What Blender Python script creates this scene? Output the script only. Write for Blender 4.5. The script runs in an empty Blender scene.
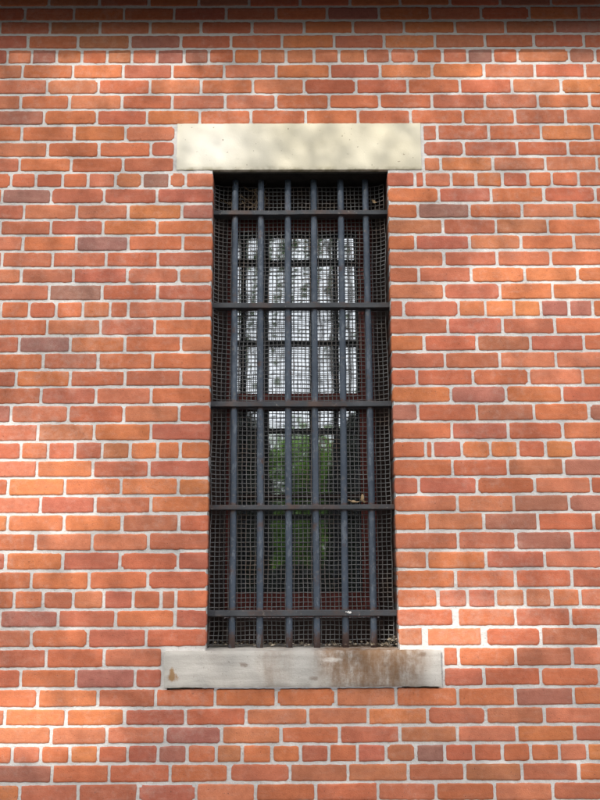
import bpy, math, random
from mathutils import Vector, Matrix, noise

random.seed(11)
SC = bpy.context.scene
COL = SC.collection
# courses seen in the photograph: height of the course, then runs of (brick joints, kind of each brick)
ROWS = [
    (3.9548, [([-3.1273, -2.9133, -2.7052, -2.5026, -2.2888, -2.0773, -1.8633, -1.6511, -1.4396, -1.2295, -1.021, -0.8122, -0.6074, -0.4005, -0.1935, 0.0176, 0.2247, 0.4319, 0.6391, 0.8464, 1.0578, 1.2663, 1.4799, 1.6835, 1.8916, 2.097, 2.306, 2.5154, 2.7178, 2.9228, 3.1285], [3, 0, 3, 0, 2, 0, 0, 3, 0, 0, 7, 3, 0, 5, 2, 2, 0, 4, 2, 5, 3, 1, 1, 0, 0, 0, 1, 2, 0, 2])]),
    (3.8905, [([-2.9871, -2.7842, -2.5731, -2.3649, -2.1587, -1.9504, -1.7379, -1.5318, -1.3253, -1.1168, -0.9149, -0.7087, -0.5025, -0.288, -0.0817, 0.1288, 0.3435, 0.5542, 0.7649, 0.9653, 1.1699, 1.3784, 1.581, 1.7926, 2.0054, 2.2079, 2.42, 2.6268, 2.8363, 3.0386], [0, 5, 0, 2, 4, 5, 1, 1, 2, 3, 0, 2, 3, 3, 0, 5, 0, 1, 2, 4, 1, 4, 2, 1, 1, 0, 0, 0, 2])]),
    (3.8265, [([-3.0921, -2.8825, -2.6772, -2.4699, -2.261, -2.0464, -1.8436, -1.6393, -1.4246, -1.2161, -1.0107, -0.8053, -0.5998, -0.3901, -0.1804, 0.0336, 0.2352, 0.4451, 0.6551, 0.8631, 1.067, 1.2755, 1.4834, 1.691, 1.8939, 2.1076, 2.3103, 2.5187, 2.7314, 2.9353, 3.1467], [2, 3, 0, 1, 0, 3, 1, 1, 7, 3, 7, 1, 1, 2, 1, 0, 1, 0, 1, 7, 5, 2, 1, 1, 0, 0, 3, 3, 1, 3])]),
    (3.7652, [([-3.1953, -2.9834, -2.7751, -2.5693, -2.3583, -2.1515, -1.9397, -1.7292, -1.5183, -1.3063, -1.0978, -0.893, -0.68, -0.471, -0.2661, -0.057, 0.1563, 0.3614, 0.5707, 0.776, 0.9756, 1.1826, 1.3911, 1.597, 1.8111, 2.0214, 2.2309, 2.4333, 2.6424, 2.8478, 3.0585], [3, 2, 3, 1, 2, 2, 3, 1, 3, 3, 2, 7, 5, 2, 2, 0, 3, 4, 1, 2, 2, 2, 0, 3, 2, 2, 1, 2, 3, 2])]),
    (3.6976, [([-3.1894, -3.0826, -2.9786, -2.8736, -2.7686, -2.6628, -2.5581, -2.454, -2.3488, -2.2419, -2.1379, -2.0301, -1.9219, -1.8167, -1.7087, -1.6021, -1.4973, -1.3933, -1.2849, -1.1779, -1.0779, -0.9779, -0.8738, -0.7718, -0.6697, -0.5676, -0.4574, -0.3553, -0.2531, -0.1489, -0.0407, 0.0738, 0.176, 0.2847, 0.3845, 0.4908, 0.5992, 0.7019, 0.8058, 0.9061, 1.1168, 1.2238, 1.3316, 1.4391, 1.5444, 1.654, 1.7578, 1.8642, 1.9698, 2.0762, 2.1808, 2.2899, 2.3961, 2.5001, 2.6078, 2.7122, 2.8195, 2.9255, 3.033, 3.1429], [1, 3, 2, 1, 0, 2, 2, 5, 5, 2, 1, 3, 0, 0, 2, 2, 0, 2, 3, 1, 5, 0, 0, 7, 1, 5, 5, 2, 0, 7, 1, 1, 1, 7, 1, 0, 1, 6, 2, 1, 5, 3, 3, 0, 2, 0, 4, 3, 0, 0, 0, 7, 0, 2, 1, 2, 2, 2, 0])]),
    (3.6304, [([-3.1959, -2.9843, -2.7775, -2.5695, -2.3606, -2.1547, -1.9482, -1.7393, -1.5333, -1.3215, -1.113, -0.9076, -0.7042, -0.5028, -0.2932, -0.0815, 0.1385, 0.3422, 0.5541, 0.7661, 0.9741, 1.178, 1.3865, 1.5892, 1.7946, 2.0026, 2.2163, 2.4296, 2.6387, 2.8411, 3.0531], [2, 2, 2, 1, 4, 1, 1, 3, 0, 1, 0, 0, 3, 0, 1, 0, 3, 4, 0, 1, 2, 1, 1, 0, 2, 3, 0, 0, 3, 3])]),
    (3.5637, [([-3.1039, -2.8989, -2.6861, -2.4833, -2.2722, -2.0575, -1.843, -1.6317, -1.4292, -1.2186, -1.0101, -0.8014, -0.5926, -0.3857, -0.1747, 0.0322, 0.2433, 0.4529, 0.6657, 0.877, 1.0762, 1.2847, 1.4988, 1.71, 1.9139, 2.1198, 2.3335, 2.5377, 2.7475, 2.955, 3.1592], [0, 0, 1, 0, 0, 2, 2, 3, 0, 1, 1, 2, 1, 4, 1, 2, 2, 0, 2, 1, 4, 2, 2, 0, 2, 0, 2, 2, 0, 0])]),
    (3.493, [([-3.1873, -2.9835, -2.7801, -2.5695, -2.3662, -2.1558, -1.9446, -1.7401, -1.5286, -1.3218, -1.1133, -0.9162, -0.7037, -0.5005, -0.2875, -0.0813, 0.133, 0.3373, 0.5497, 0.7642, 0.9788, 1.1874, 1.3959, 1.6011, 1.8144, 2.0226, 2.2289, 2.4411, 2.6437, 2.855, 3.058], [5, 2, 0, 0, 7, 2, 3, 0, 2, 1, 0, 1, 2, 1, 1, 0, 2, 2, 3, 1, 4, 2, 2, 2, 2, 1, 0, 0, 0, 0])]),
    (3.4294, [([-3.1069, -2.8989, -2.6912, -2.4813, -2.2679, -2.0598, -1.8575, -1.6457, -1.4375, -1.2241, -1.0156, -0.8023, -0.601, -0.3895, -0.182, 0.038, 0.2493, 0.4614, 0.6727, 0.8826, 1.0864, 1.2949, 1.4991, 1.7033, 1.9102, 2.1173, 2.3306, 2.5347, 2.7401, 2.9458, 3.1501], [0, 1, 0, 4, 1, 4, 2, 2, 1, 5, 0, 2, 0, 2, 2, 0, 0, 0, 0, 3, 1, 7, 1, 1, 1, 0, 2, 2, 0, 0])]),
    (3.3576, [([-3.1905, -2.9831, -2.7711, -2.5681, -2.3658, -2.1514, -1.9437, -1.7334, -1.5194, -1.3087, -1.1002, -0.8917, -0.6848, -0.4853], [2, 7, 2, 1, 0, 0, 3, 1, 4, 0, 0, 0, 1]), ([0.5075, 0.5655, 0.7745, 0.9835, 1.1906, 1.3991, 1.6021, 1.8076, 2.0149, 2.221, 2.4239, 2.6266, 2.841, 3.0455], [2, 2, 0, 4, 0, 2, 4, 2, 3, 0, 0, 2, 1])]),
    (3.2884, [([-3.0857, -2.8807, -2.6681, -2.4602, -2.2541, -2.0405, -1.8291, -1.6191, -1.4121, -1.2027, -0.9942, -0.7888, -0.581, -0.4853], [1, 0, 3, 3, 1, 0, 0, 0, 0, 1, 2, 0, 3]), ([0.5075, 0.6713, 0.8836, 1.0879, 1.2964, 1.5074, 1.7103, 1.915, 2.1208, 2.3278, 2.5312, 2.7387, 2.9449, 3.1566], [3, 2, 2, 2, 1, 3, 2, 5, 2, 2, 0, 3, 1])]),
    (3.2219, [([-3.1687, -2.9595, -2.7477, -2.5447, -2.3389, -2.1282, -1.9226, -1.7183, -1.5152, -1.3113, -1.1028, -0.8978, -0.6907, -0.4853], [0, 0, 1, 3, 5, 2, 0, 1, 1, 1, 0, 2, 3]), ([0.5075, 0.5754, 0.7845, 0.9944, 1.1997, 1.4082, 1.6195, 1.823, 2.0318, 2.2362, 2.4473, 2.6552, 2.8692, 3.0813], [1, 4, 1, 1, 1, 3, 4, 2, 5, 2, 0, 3, 1])]),
    (3.1588, [([-3.1624, -3.0532, -2.9431, -2.8377, -2.7317, -2.6263, -2.5177, -2.4117, -2.3043, -2.1992, -2.0936, -1.9884, -1.8821, -1.7727, -1.6658, -1.5583, -1.4543, -1.3442, -1.2401, -1.1331, -1.0339, -0.9284, -0.8276, -0.7184, -0.6112, -0.504, -0.4401, -0.3261], [2, 1, 0, 3, 1, 0, 0, 0, 2, 3, 0, 3, 1, 2, 3, 2, 3, 1, 0, 2, 2, 0, 1, 1, 6, 1, 1]), ([0.3575, 0.4714, 0.5092, 0.6146, 0.714, 0.8194, 0.9209, 1.0164, 1.1222, 1.2292, 1.3361, 1.4444, 1.5507, 1.6608, 1.7699, 1.8796, 1.9878, 2.0959, 2.2032, 2.3121, 2.4182, 2.5258, 2.6339, 2.7411, 2.8467, 2.951, 3.0553, 3.1614], [3, 2, 1, 4, 0, 2, 0, 2, 2, 5, 3, 2, 3, 2, 2, 0, 2, 3, 0, 7, 2, 1, 0, 1, 0, 2, 3])]),
    (3.0903, [([-3.0457, -2.8387, -2.6276, -2.4184, -2.2075, -2.0039, -1.7968, -1.5869, -1.3733, -1.1648, -0.9711, -0.7615, -0.5519, -0.3261], [0, 1, 0, 2, 3, 0, 2, 3, 0, 6, 3, 3, 3]), ([0.3575, 0.5646, 0.7706, 0.9807, 1.1849, 1.3934, 1.6048, 1.8123, 2.0198, 2.2287, 2.4422, 2.6483, 2.854, 3.0638], [0, 3, 0, 2, 2, 0, 0, 2, 2, 2, 2, 0, 1])]),
    (3.0251, [([-3.1818, -2.9691, -2.7581, -2.553, -2.3391, -2.1288, -1.9159, -1.7097, -1.4955, -1.2828, -1.0743, -0.8675, -0.6645, -0.4516, -0.3261], [0, 0, 0, 0, 0, 2, 0, 2, 2, 3, 1, 7, 4, 5]), ([0.3575, 0.4795, 0.6828, 0.8902, 1.0996, 1.3081, 1.5182, 1.7325, 1.936, 2.1396, 2.3426, 2.5474, 2.7544, 2.9623, 3.1731], [0, 6, 2, 1, 0, 2, 1, 2, 1, 5, 5, 0, 2, 2])]),
    (2.9584, [([-3.0361, -2.8302, -2.6232, -2.4094, -2.198, -1.9913, -1.7831, -1.5794, -1.3734, -1.1649, -0.9647, -0.7605, -0.5485, -0.3261], [2, 3, 2, 1, 1, 3, 2, 0, 1, 3, 3, 0, 0]), ([0.3575, 0.5759, 0.7845, 0.9892, 1.1977, 1.4011, 1.6093, 1.8239, 2.0329, 2.24, 2.4539, 2.6573, 2.864, 3.0764], [7, 3, 7, 0, 1, 1, 2, 0, 0, 7, 1, 1, 0])]),
    (2.8941, [([-3.1584, -2.9488, -2.7411, -2.5291, -2.3219, -2.119, -1.9104, -1.6996, -1.4854, -1.2797, -1.0712, -0.8619, -0.6603, -0.445, -0.3261], [2, 2, 0, 0, 3, 1, 3, 3, 4, 1, 0, 6, 0, 0]), ([0.3575, 0.4659, 0.6776, 0.8796, 1.0875, 1.296, 1.5081, 1.7156, 1.93, 2.1447, 2.3496, 2.5571, 2.7628, 2.9709, 3.1767], [0, 3, 1, 0, 1, 3, 3, 0, 0, 3, 5, 2, 0, 0])]),
    (2.8262, [([-3.0245, -2.8176, -2.6059, -2.4004, -2.1928, -1.9882, -1.7856, -1.5716, -1.3578, -1.1493, -0.9525, -0.7439, -0.5411, -0.3261], [0, 2, 7, 2, 0, 0, 2, 1, 1, 3, 3, 2, 3]), ([0.3575, 0.5753, 0.7824, 0.9934, 1.2019, 1.4113, 1.6168, 1.8259, 2.0373, 2.2412, 2.4495, 2.6605, 2.8629, 3.0748], [1, 3, 3, 0, 1, 0, 1, 1, 0, 1, 1, 2, 4])]),
    (2.7609, [([-3.1741, -2.9602, -2.7559, -2.5498, -2.3352, -2.1211, -1.9071, -1.696, -1.4871, -1.2802, -1.0717, -0.8678, -0.6599, -0.4578, -0.3261], [1, 2, 2, 1, 4, 1, 2, 3, 0, 1, 7, 3, 1, 1]), ([0.3575, 0.4757, 0.6781, 0.8884, 1.0929, 1.3014, 1.5044, 1.7078, 1.9143, 2.1183, 2.3327, 2.5382, 2.7439, 2.956, 3.1675], [3, 3, 4, 4, 0, 0, 3, 1, 3, 0, 0, 0, 2, 2])]),
    (2.694, [([-3.0348, -2.8236, -2.6198, -2.4102, -2.2075, -1.9943, -1.7859, -1.5734, -1.3706, -1.1682, -0.9597, -0.7546, -0.5397, -0.3261], [2, 0, 5, 0, 0, 2, 0, 0, 1, 1, 6, 2, 3]), ([0.3575, 0.5707, 0.788, 0.9936, 1.2021, 1.4124, 1.6252, 1.829, 2.0407, 2.2461, 2.4521, 2.6544, 2.8661, 3.0748], [1, 3, 0, 0, 5, 0, 0, 1, 0, 1, 2, 2, 0])]),
    (2.6235, [([-3.1759, -3.0715, -2.9658, -2.8566, -2.7478, -2.6413, -2.5333, -2.4259, -2.3163, -2.2091, -2.1022, -1.9966, -1.8919, -1.7823, -1.6748, -1.5681, -1.4599, -1.353, -1.2483, -1.1413, -1.0334, -0.9293, -0.8252, -0.7211, -0.6516, -0.4395, -0.3261], [1, 3, 0, 2, 2, 5, 0, 3, 1, 0, 2, 3, 2, 0, 7, 1, 2, 2, 0, 0, 2, 0, 0, 2, 1, 3]), ([0.3575, 0.4138, 0.6247, 0.729, 0.8388, 0.9432, 1.0514, 1.1442, 1.2512, 1.3554, 1.4612, 1.5661, 1.676, 1.7848, 1.8944, 2.0014, 2.1059, 2.2123, 2.3176, 2.4215, 2.529, 2.6346, 2.7391, 2.8462, 2.9559, 3.0658, 3.1726], [3, 3, 4, 4, 4, 5, 5, 0, 2, 7, 1, 0, 2, 4, 1, 2, 4, 1, 3, 2, 0, 0, 4, 1, 1, 4])]),
    (2.5536, [([-3.0434, -2.8395, -2.6297, -2.4179, -2.2098, -2.0043, -1.7928, -1.587, -1.3785, -1.1691, -0.9606, -0.7551, -0.5476, -0.3261], [2, 2, 0, 7, 0, 0, 0, 1, 2, 2, 1, 3, 0]), ([0.3575, 0.5813, 0.7911, 0.9933, 1.2018, 1.4113, 1.6167, 1.8234, 2.0263, 2.2375, 2.4413, 2.6531, 2.8596, 3.0692], [3, 3, 3, 0, 1, 3, 0, 1, 1, 7, 0, 2, 2])]),
    (2.4862, [([-3.1611, -2.9504, -2.7377, -2.5301, -2.3196, -2.1067, -1.9006, -1.6865, -1.4842, -1.2729, -1.0644, -0.8692, -0.6587, -0.4443, -0.3261], [2, 1, 2, 2, 3, 0, 1, 0, 3, 3, 6, 0, 2, 1]), ([0.3575, 0.4869, 0.6901, 0.8957, 1.1006, 1.3091, 1.5129, 1.7177, 1.9321, 2.145, 2.3502, 2.5629, 2.7732, 2.9803, 3.1906], [0, 2, 7, 3, 2, 1, 1, 1, 2, 1, 2, 2, 1, 2])]),
    (2.4193, [([-3.0319, -2.8239, -2.6203, -2.4085, -2.206, -2.0031, -1.799, -1.5862, -1.3807, -1.1777, -0.9692, -0.7595, -0.5512, -0.3261], [3, 1, 2, 0, 3, 3, 2, 3, 2, 0, 3, 2, 0]), ([0.3575, 0.5651, 0.7752, 0.9893, 1.1978, 1.4111, 1.6257, 1.8305, 2.0336, 2.2401, 2.4436, 2.6504, 2.8538, 3.0588], [3, 3, 1, 1, 0, 5, 3, 2, 0, 1, 1, 1, 0])]),
    (2.3521, [([-3.1822, -2.9701, -2.7564, -2.5432, -2.3314, -2.1206, -1.9076, -1.6967, -1.4849, -1.2769, -1.0684, -0.8633, -0.6543, -0.4415, -0.3261], [2, 2, 3, 2, 1, 0, 1, 0, 2, 3, 0, 2, 3, 1]), ([0.3575, 0.4562, 0.6693, 0.8826, 1.0883, 1.2968, 1.5002, 1.71, 1.9168, 2.1208, 2.3267, 2.529, 2.7331, 2.9407, 3.1442], [2, 2, 2, 1, 4, 0, 0, 0, 0, 2, 2, 1, 3, 1])]),
    (2.2861, [([-3.0545, -2.8486, -2.6435, -2.4309, -2.2232, -2.0156, -1.8112, -1.6022, -1.3924, -1.1786, -0.9701, -0.762, -0.5537, -0.3261], [0, 2, 0, 2, 2, 0, 2, 1, 1, 3, 3, 1, 2]), ([0.3575, 0.5832, 0.7918, 1.0062, 1.2147, 1.4185, 1.6273, 1.8305, 2.0408, 2.2545, 2.4647, 2.6675, 2.8761, 3.0842], [0, 5, 0, 2, 2, 0, 0, 0, 1, 4, 0, 0, 1])]),
    (2.2157, [([-3.1586, -2.9523, -2.7393, -2.5358, -2.3278, -2.117, -1.9121, -1.7056, -1.5023, -1.2882, -1.0797, -0.8648, -0.6536, -0.4462, -0.3261], [1, 3, 0, 0, 0, 0, 3, 1, 1, 5, 1, 2, 1, 2]), ([0.3575, 0.456, 0.6789, 0.8943, 1.1022, 1.3107, 1.5207, 1.728, 1.9356, 2.1395, 2.3472, 2.5604, 2.7665, 2.9733, 3.1831], [5, 2, 7, 0, 5, 2, 4, 0, 0, 2, 0, 2, 0, 1])]),
    (2.1451, [([-3.066, -2.8616, -2.6487, -2.4387, -2.2259, -2.013, -1.8044, -1.5935, -1.3871, -1.1828, -0.9743, -0.764, -0.5499, -0.3261], [1, 2, 0, 3, 1, 3, 5, 4, 1, 3, 7, 0, 3]), ([0.3575, 0.5819, 0.7927, 0.9997, 1.2082, 1.4196, 1.6275, 1.8333, 2.0377, 2.2451, 2.459, 2.6662, 2.8717, 3.0817], [2, 3, 2, 4, 3, 2, 0, 1, 2, 1, 3, 3, 1])]),
    (2.075, [([-3.1631, -3.0573, -2.9472, -2.8422, -2.7376, -2.6336, -2.5269, -2.4217, -2.3129, -2.2027, -2.0975, -1.9934, -1.8862, -1.7807, -1.6737, -1.5696, -1.4598, -1.355, -1.2473, -1.1413, -1.0343, -0.9333, -0.8323, -0.7313, -0.6266, -0.5237, -0.4394, -0.3261], [0, 0, 7, 2, 4, 3, 3, 0, 0, 0, 0, 0, 2, 1, 0, 1, 3, 3, 2, 2, 0, 2, 3, 7, 0, 0, 0]), ([0.3575, 0.4804, 0.5081, 0.6168, 0.7237, 0.8268, 0.9303, 1.0368, 1.1438, 1.2505, 1.3551, 1.4594, 1.5648, 1.6709, 1.7809, 1.8878, 1.9969, 2.1055, 2.2131, 2.319, 2.4253, 2.5311, 2.639, 2.7482, 2.8571, 2.9628, 3.0675, 3.1714], [0, 0, 3, 0, 0, 2, 4, 3, 2, 0, 4, 0, 2, 2, 2, 1, 3, 2, 2, 0, 0, 1, 2, 0, 2, 1, 1])]),
    (2.0073, [([-3.0566, -2.8485, -2.6427, -2.4366, -2.2261, -2.0163, -1.8071, -1.601, -1.3883, -1.1795, -0.971, -0.7638, -0.5536, -0.3261], [2, 0, 1, 2, 0, 0, 4, 0, 1, 1, 4, 3, 3]), ([0.3575, 0.5792, 0.786, 0.9952, 1.2037, 1.411, 1.6246, 1.8279, 2.0345, 2.2454, 2.4555, 2.658, 2.8631, 3.0689], [0, 2, 7, 5, 0, 2, 2, 1, 2, 3, 5, 2, 0])]),
    (1.9401, [([-3.1712, -2.9574, -2.7467, -2.5368, -2.3268, -2.12, -1.9092, -1.7028, -1.4923, -1.2837, -1.0752, -0.8636, -0.6557, -0.444, -0.3261], [2, 2, 0, 2, 2, 0, 2, 0, 1, 2, 4, 0, 4, 4]), ([0.3575, 0.4517, 0.6675, 0.8833, 1.0917, 1.3002, 1.508, 1.7174, 1.932, 2.1383, 2.3495, 2.5637, 2.767, 2.979, 3.1894], [3, 3, 2, 1, 2, 2, 5, 3, 3, 0, 1, 4, 5, 2])]),
    (1.8735, [([-3.0548, -2.8464, -2.632, -2.4208, -2.2077, -1.9975, -1.7869, -1.578, -1.3661, -1.1597, -0.9512, -0.7497, -0.5425, -0.3261], [2, 2, 0, 5, 1, 1, 0, 0, 4, 1, 3, 3, 0]), ([0.3575, 0.5925, 0.8019, 1.0058, 1.2143, 1.4249, 1.6342, 1.8477, 2.0559, 2.2623, 2.4677, 2.6745, 2.8768, 3.0805], [1, 1, 5, 5, 0, 0, 2, 1, 0, 2, 0, 0, 3])]),
    (1.8062, [([-3.1598, -2.9463, -2.7435, -2.5294, -2.3232, -2.1101, -1.901, -1.6892, -1.4814, -1.2779, -1.0694, -0.8613, -0.6476, -0.4375, -0.3261], [0, 0, 7, 2, 2, 3, 0, 1, 1, 4, 4, 0, 7, 2]), ([0.3575, 0.4774, 0.6878, 0.8872, 1.094, 1.3025, 1.5086, 1.7119, 1.9195, 2.1282, 2.3361, 2.5423, 2.7564, 2.9646, 3.1707], [0, 1, 5, 2, 7, 2, 2, 2, 2, 2, 1, 0, 0, 0])]),
    (1.738, [([-3.0352, -2.8223, -2.6175, -2.409, -2.2029, -1.9977, -1.7912, -1.5806, -1.3782, -1.1709, -0.9624, -0.7554, -0.548, -0.3261], [0, 0, 3, 2, 0, 2, 0, 3, 4, 2, 1, 1, 3]), ([0.3575, 0.5892, 0.8026, 1.0108, 1.2193, 1.429, 1.6338, 1.839, 2.042, 2.2508, 2.4553, 2.6631, 2.8766, 3.0901], [3, 1, 5, 3, 1, 3, 1, 7, 1, 4, 3, 4, 2])]),
    (1.6675, [([-3.1409, -2.9365, -2.7299, -2.5233, -2.3206, -2.1098, -1.8962, -1.6858, -1.48, -1.2769, -1.0684, -0.8601, -0.6502, -0.4382, -0.3261], [2, 1, 0, 1, 5, 2, 2, 4, 0, 3, 0, 3, 2, 3]), ([0.3575, 0.4731, 0.6891, 0.9053, 1.1138, 1.3237, 1.5319, 1.7432, 1.9508, 2.1555, 2.3605, 2.5641, 2.7668, 2.981, 3.1951], [1, 0, 3, 1, 0, 3, 4, 0, 1, 0, 2, 1, 1, 1])]),
    (1.6, [([-3.074, -2.8601, -2.648, -2.4403, -2.2262, -2.018, -1.8072, -1.5989, -1.3904, -1.1805, -0.972, -0.7609, -0.546, -0.3261], [2, 3, 2, 0, 1, 0, 0, 2, 1, 0, 0, 0, 2]), ([0.3575, 0.5753, 0.7942, 1.0001, 1.2086, 1.4153, 1.623, 1.8337, 2.0473, 2.2583, 2.4633, 2.6779, 2.8825, 3.092], [0, 0, 2, 3, 0, 3, 0, 2, 2, 1, 0, 1, 7])]),
    (1.5306, [([-3.1765, -3.069, -2.9603, -2.8542, -2.7473, -2.6408, -2.5339, -2.4237, -2.3145, -2.2067, -2.0966, -1.989, -1.8815, -1.777, -1.6727, -1.5672, -1.4592, -1.3518, -1.245, -1.137, -1.03, -0.9249, -0.8161, -0.7037, -0.5985, -0.4969, -0.4425, -0.3261], [5, 2, 2, 2, 2, 2, 0, 0, 2, 1, 0, 3, 2, 2, 1, 0, 2, 0, 2, 2, 0, 3, 1, 3, 2, 7, 0]), ([0.3575, 0.5088, 0.6163, 0.7196, 0.825, 0.9231, 1.0267, 1.1337, 1.2422, 1.3488, 1.4563, 1.562, 1.6673, 1.7746, 1.8823, 1.9919, 2.0996, 2.2066, 2.3146, 2.4224, 2.5288, 2.6343, 2.7425, 2.8487, 2.9528, 3.0577, 3.1638], [2, 1, 3, 1, 1, 4, 1, 1, 3, 0, 2, 3, 3, 0, 3, 2, 4, 1, 2, 2, 7, 1, 1, 0, 2, 0])]),
    (1.4617, [([-3.1598, -2.9529, -2.7476, -2.5411, -2.3294, -2.1209, -1.9068, -1.7021, -1.4981, -1.2852, -1.0767, -0.8673, -0.6596, -0.4446, -0.3261], [0, 4, 3, 2, 0, 2, 4, 2, 0, 2, 5, 3, 0, 3]), ([0.3575, 0.5702, 0.7874, 0.988, 1.1965, 1.4066, 1.6094, 1.8117, 2.0186, 2.2241, 2.4325, 2.6357, 2.8449, 3.0556], [2, 2, 3, 2, 2, 2, 3, 0, 0, 3, 3, 0, 3])]),
    (1.3969, [([-3.051, -2.8454, -2.6373, -2.4261, -2.2143, -2.0106, -1.8037, -1.5927, -1.3797, -1.1699, -0.9614, -0.7563, -0.5475, -0.3261], [4, 1, 0, 7, 7, 0, 0, 2, 1, 1, 2, 3, 2]), ([0.3575, 0.4575, 0.6702, 0.8758, 1.0843, 1.2891, 1.4941, 1.7032, 1.9107, 2.1242, 2.3282, 2.5419, 2.7474, 2.954, 3.1576], [7, 1, 2, 7, 2, 0, 1, 0, 0, 1, 0, 2, 2, 0])]),
    (1.3249, [([-3.1811, -2.9681, -2.7625, -2.5506, -2.3452, -2.1364, -1.9332, -1.7255, -1.5218, -1.3178, -1.1124, -0.9039, -0.696, -0.4861], [4, 0, 4, 1, 3, 1, 2, 0, 2, 1, 3, 2, 1]), ([0.5193, 0.5759, 0.7806, 0.9853, 1.1938, 1.3965, 1.6021, 1.8095, 2.0164, 2.2259, 2.4283, 2.6363, 2.8498, 3.0639], [2, 2, 7, 1, 1, 1, 4, 2, 2, 1, 2, 1, 5])]),
    (1.2566, [([-3.0829, -2.8775, -2.6682, -2.4556, -2.2492, -2.046, -1.8432, -1.6291, -1.4144, -1.1996, -0.9911, -0.7934, -0.5828, -0.4861], [0, 0, 0, 2, 0, 0, 2, 0, 3, 2, 0, 5, 3]), ([0.5193, 0.6642, 0.8681, 1.0766, 1.2822, 1.4897, 1.6967, 1.9038, 2.1175, 2.3252, 2.5374, 2.7476, 2.9508, 3.1557], [3, 2, 0, 1, 1, 1, 4, 2, 0, 1, 1, 0, 1])]),
    (1.1858, [([-3.0155, -2.811, -2.6018, -2.3926, -2.1855, -1.9758, -1.7623, -1.5492, -1.3388, -1.1357, -0.9272, -0.7122, -0.5074, -0.2962, -0.0792, 0.1343, 0.3478, 0.5686, 0.7737, 0.9817, 1.1902, 1.3987, 1.6034, 1.8112, 2.0239, 2.2342, 2.4405, 2.6458, 2.8559, 3.0651], [1, 1, 2, 3, 1, 2, 2, 2, 0, 0, 4, 3, 0, 0, 0, 1, 0, 0, 5, 0, 0, 2, 1, 0, 3, 7, 0, 2, 1])]),
    (1.123, [([-3.128, -2.9246, -2.7205, -2.5094, -2.3016, -2.0977, -1.8872, -1.6737, -1.464, -1.2493, -1.0408, -0.8231, -0.6159, -0.3995, -0.1855, 0.0343, 0.247, 0.458, 0.6655, 0.8731, 1.0816, 1.2954, 1.5058, 1.7089, 1.9199, 2.1345, 2.3465, 2.5577, 2.7655, 2.9756, 3.1895], [0, 0, 5, 2, 4, 0, 0, 2, 1, 1, 4, 0, 3, 2, 1, 1, 4, 3, 7, 1, 5, 3, 0, 2, 3, 1, 3, 4, 0, 2])]),
    (1.0624, [([-3.1717, -2.9672, -2.76, -2.5478, -2.3425, -2.1291, -1.919, -1.706, -1.4969, -1.2888, -1.0818, -0.8733, -0.6757, -0.471, -0.2716, -0.0615, 0.1452, 0.3589, 0.5622, 0.7725, 0.9776, 1.1861, 1.3956, 1.6007, 1.8141, 2.0225, 2.2332, 2.4477, 2.6541, 2.8631, 3.0722], [2, 5, 2, 0, 2, 2, 1, 2, 1, 3, 1, 1, 1, 5, 1, 0, 3, 7, 1, 0, 3, 3, 0, 1, 1, 0, 0, 1, 0, 0])]),
    (0.9995, [([-3.1561, -3.0521, -2.9422, -2.836, -2.7312, -2.6252, -2.5166, -2.4083, -2.2997, -2.1915, -2.085, -1.9756, -1.8696, -1.761, -1.6554, -1.5473, -1.4374, -1.3277, -1.222, -1.1143, -1.0073, -0.9071, -0.8035, -0.705, -0.6013, -0.4941, -0.3921, -0.2884, -0.1987, -0.0931, 0.0072, 0.1074, 0.2078, 0.3081, 0.4137, 0.5158, 0.6165, 0.7183, 0.8187, 0.9191, 1.0181, 1.1251, 1.2309, 1.3375, 1.4469, 1.5518, 1.6563, 1.7602, 1.8661, 1.9746, 2.0813, 2.1892, 2.2963, 2.4024, 2.5088, 2.6129, 2.7228, 2.8313, 2.9357, 3.0408, 3.1496], [2, 2, 0, 3, 0, 0, 2, 3, 1, 1, 2, 1, 1, 7, 0, 5, 3, 7, 0, 0, 1, 0, 4, 2, 3, 5, 0, 7, 0, 0, 3, 2, 3, 7, 6, 2, 2, 2, 0, 1, 4, 2, 0, 2, 7, 2, 1, 1, 2, 2, 1, 4, 3, 3, 2, 2, 0, 1, 0, 0])]),
    (0.9342, [([-3.1589, -2.9522, -2.7411, -2.5308, -2.3263, -2.1238, -1.9165, -1.7038, -1.4914, -1.2862, -1.0721, -0.8636, -0.664, -0.4504, -0.2437, -0.0299, 0.1734, 0.3838, 0.5837, 0.7837, 0.9837, 1.1922, 1.3965, 1.607, 1.819, 2.031, 2.2403, 2.4497, 2.652, 2.8576, 3.0649], [0, 5, 2, 2, 2, 3, 2, 1, 1, 5, 5, 0, 2, 2, 3, 7, 1, 3, 7, 3, 0, 4, 5, 2, 0, 2, 0, 2, 1, 1])]),
    (0.8716, [([-3.0359, -2.8215, -2.619, -2.4152, -2.2088, -2.0043, -1.7991, -1.5914, -1.3883, -1.1824, -0.9739, -0.7699, -0.5606, -0.3582, -0.1505, 0.0607, 0.2773, 0.4799, 0.6861, 0.8889, 1.0974, 1.3108, 1.5183, 1.722, 1.9296, 2.1382, 2.3412, 2.5502, 2.7525, 2.9585, 3.1697], [0, 1, 5, 1, 0, 0, 3, 1, 2, 4, 3, 3, 3, 1, 2, 2, 3, 2, 1, 3, 1, 0, 2, 0, 0, 1, 1, 0, 1, 5])]),
]
WIDE = {(1.46, 0.57): 0.012, (1.4, 0.46): 0.011, (1.4, 0.67): 0.012, (0.93, -0.24): 0.008}

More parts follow.
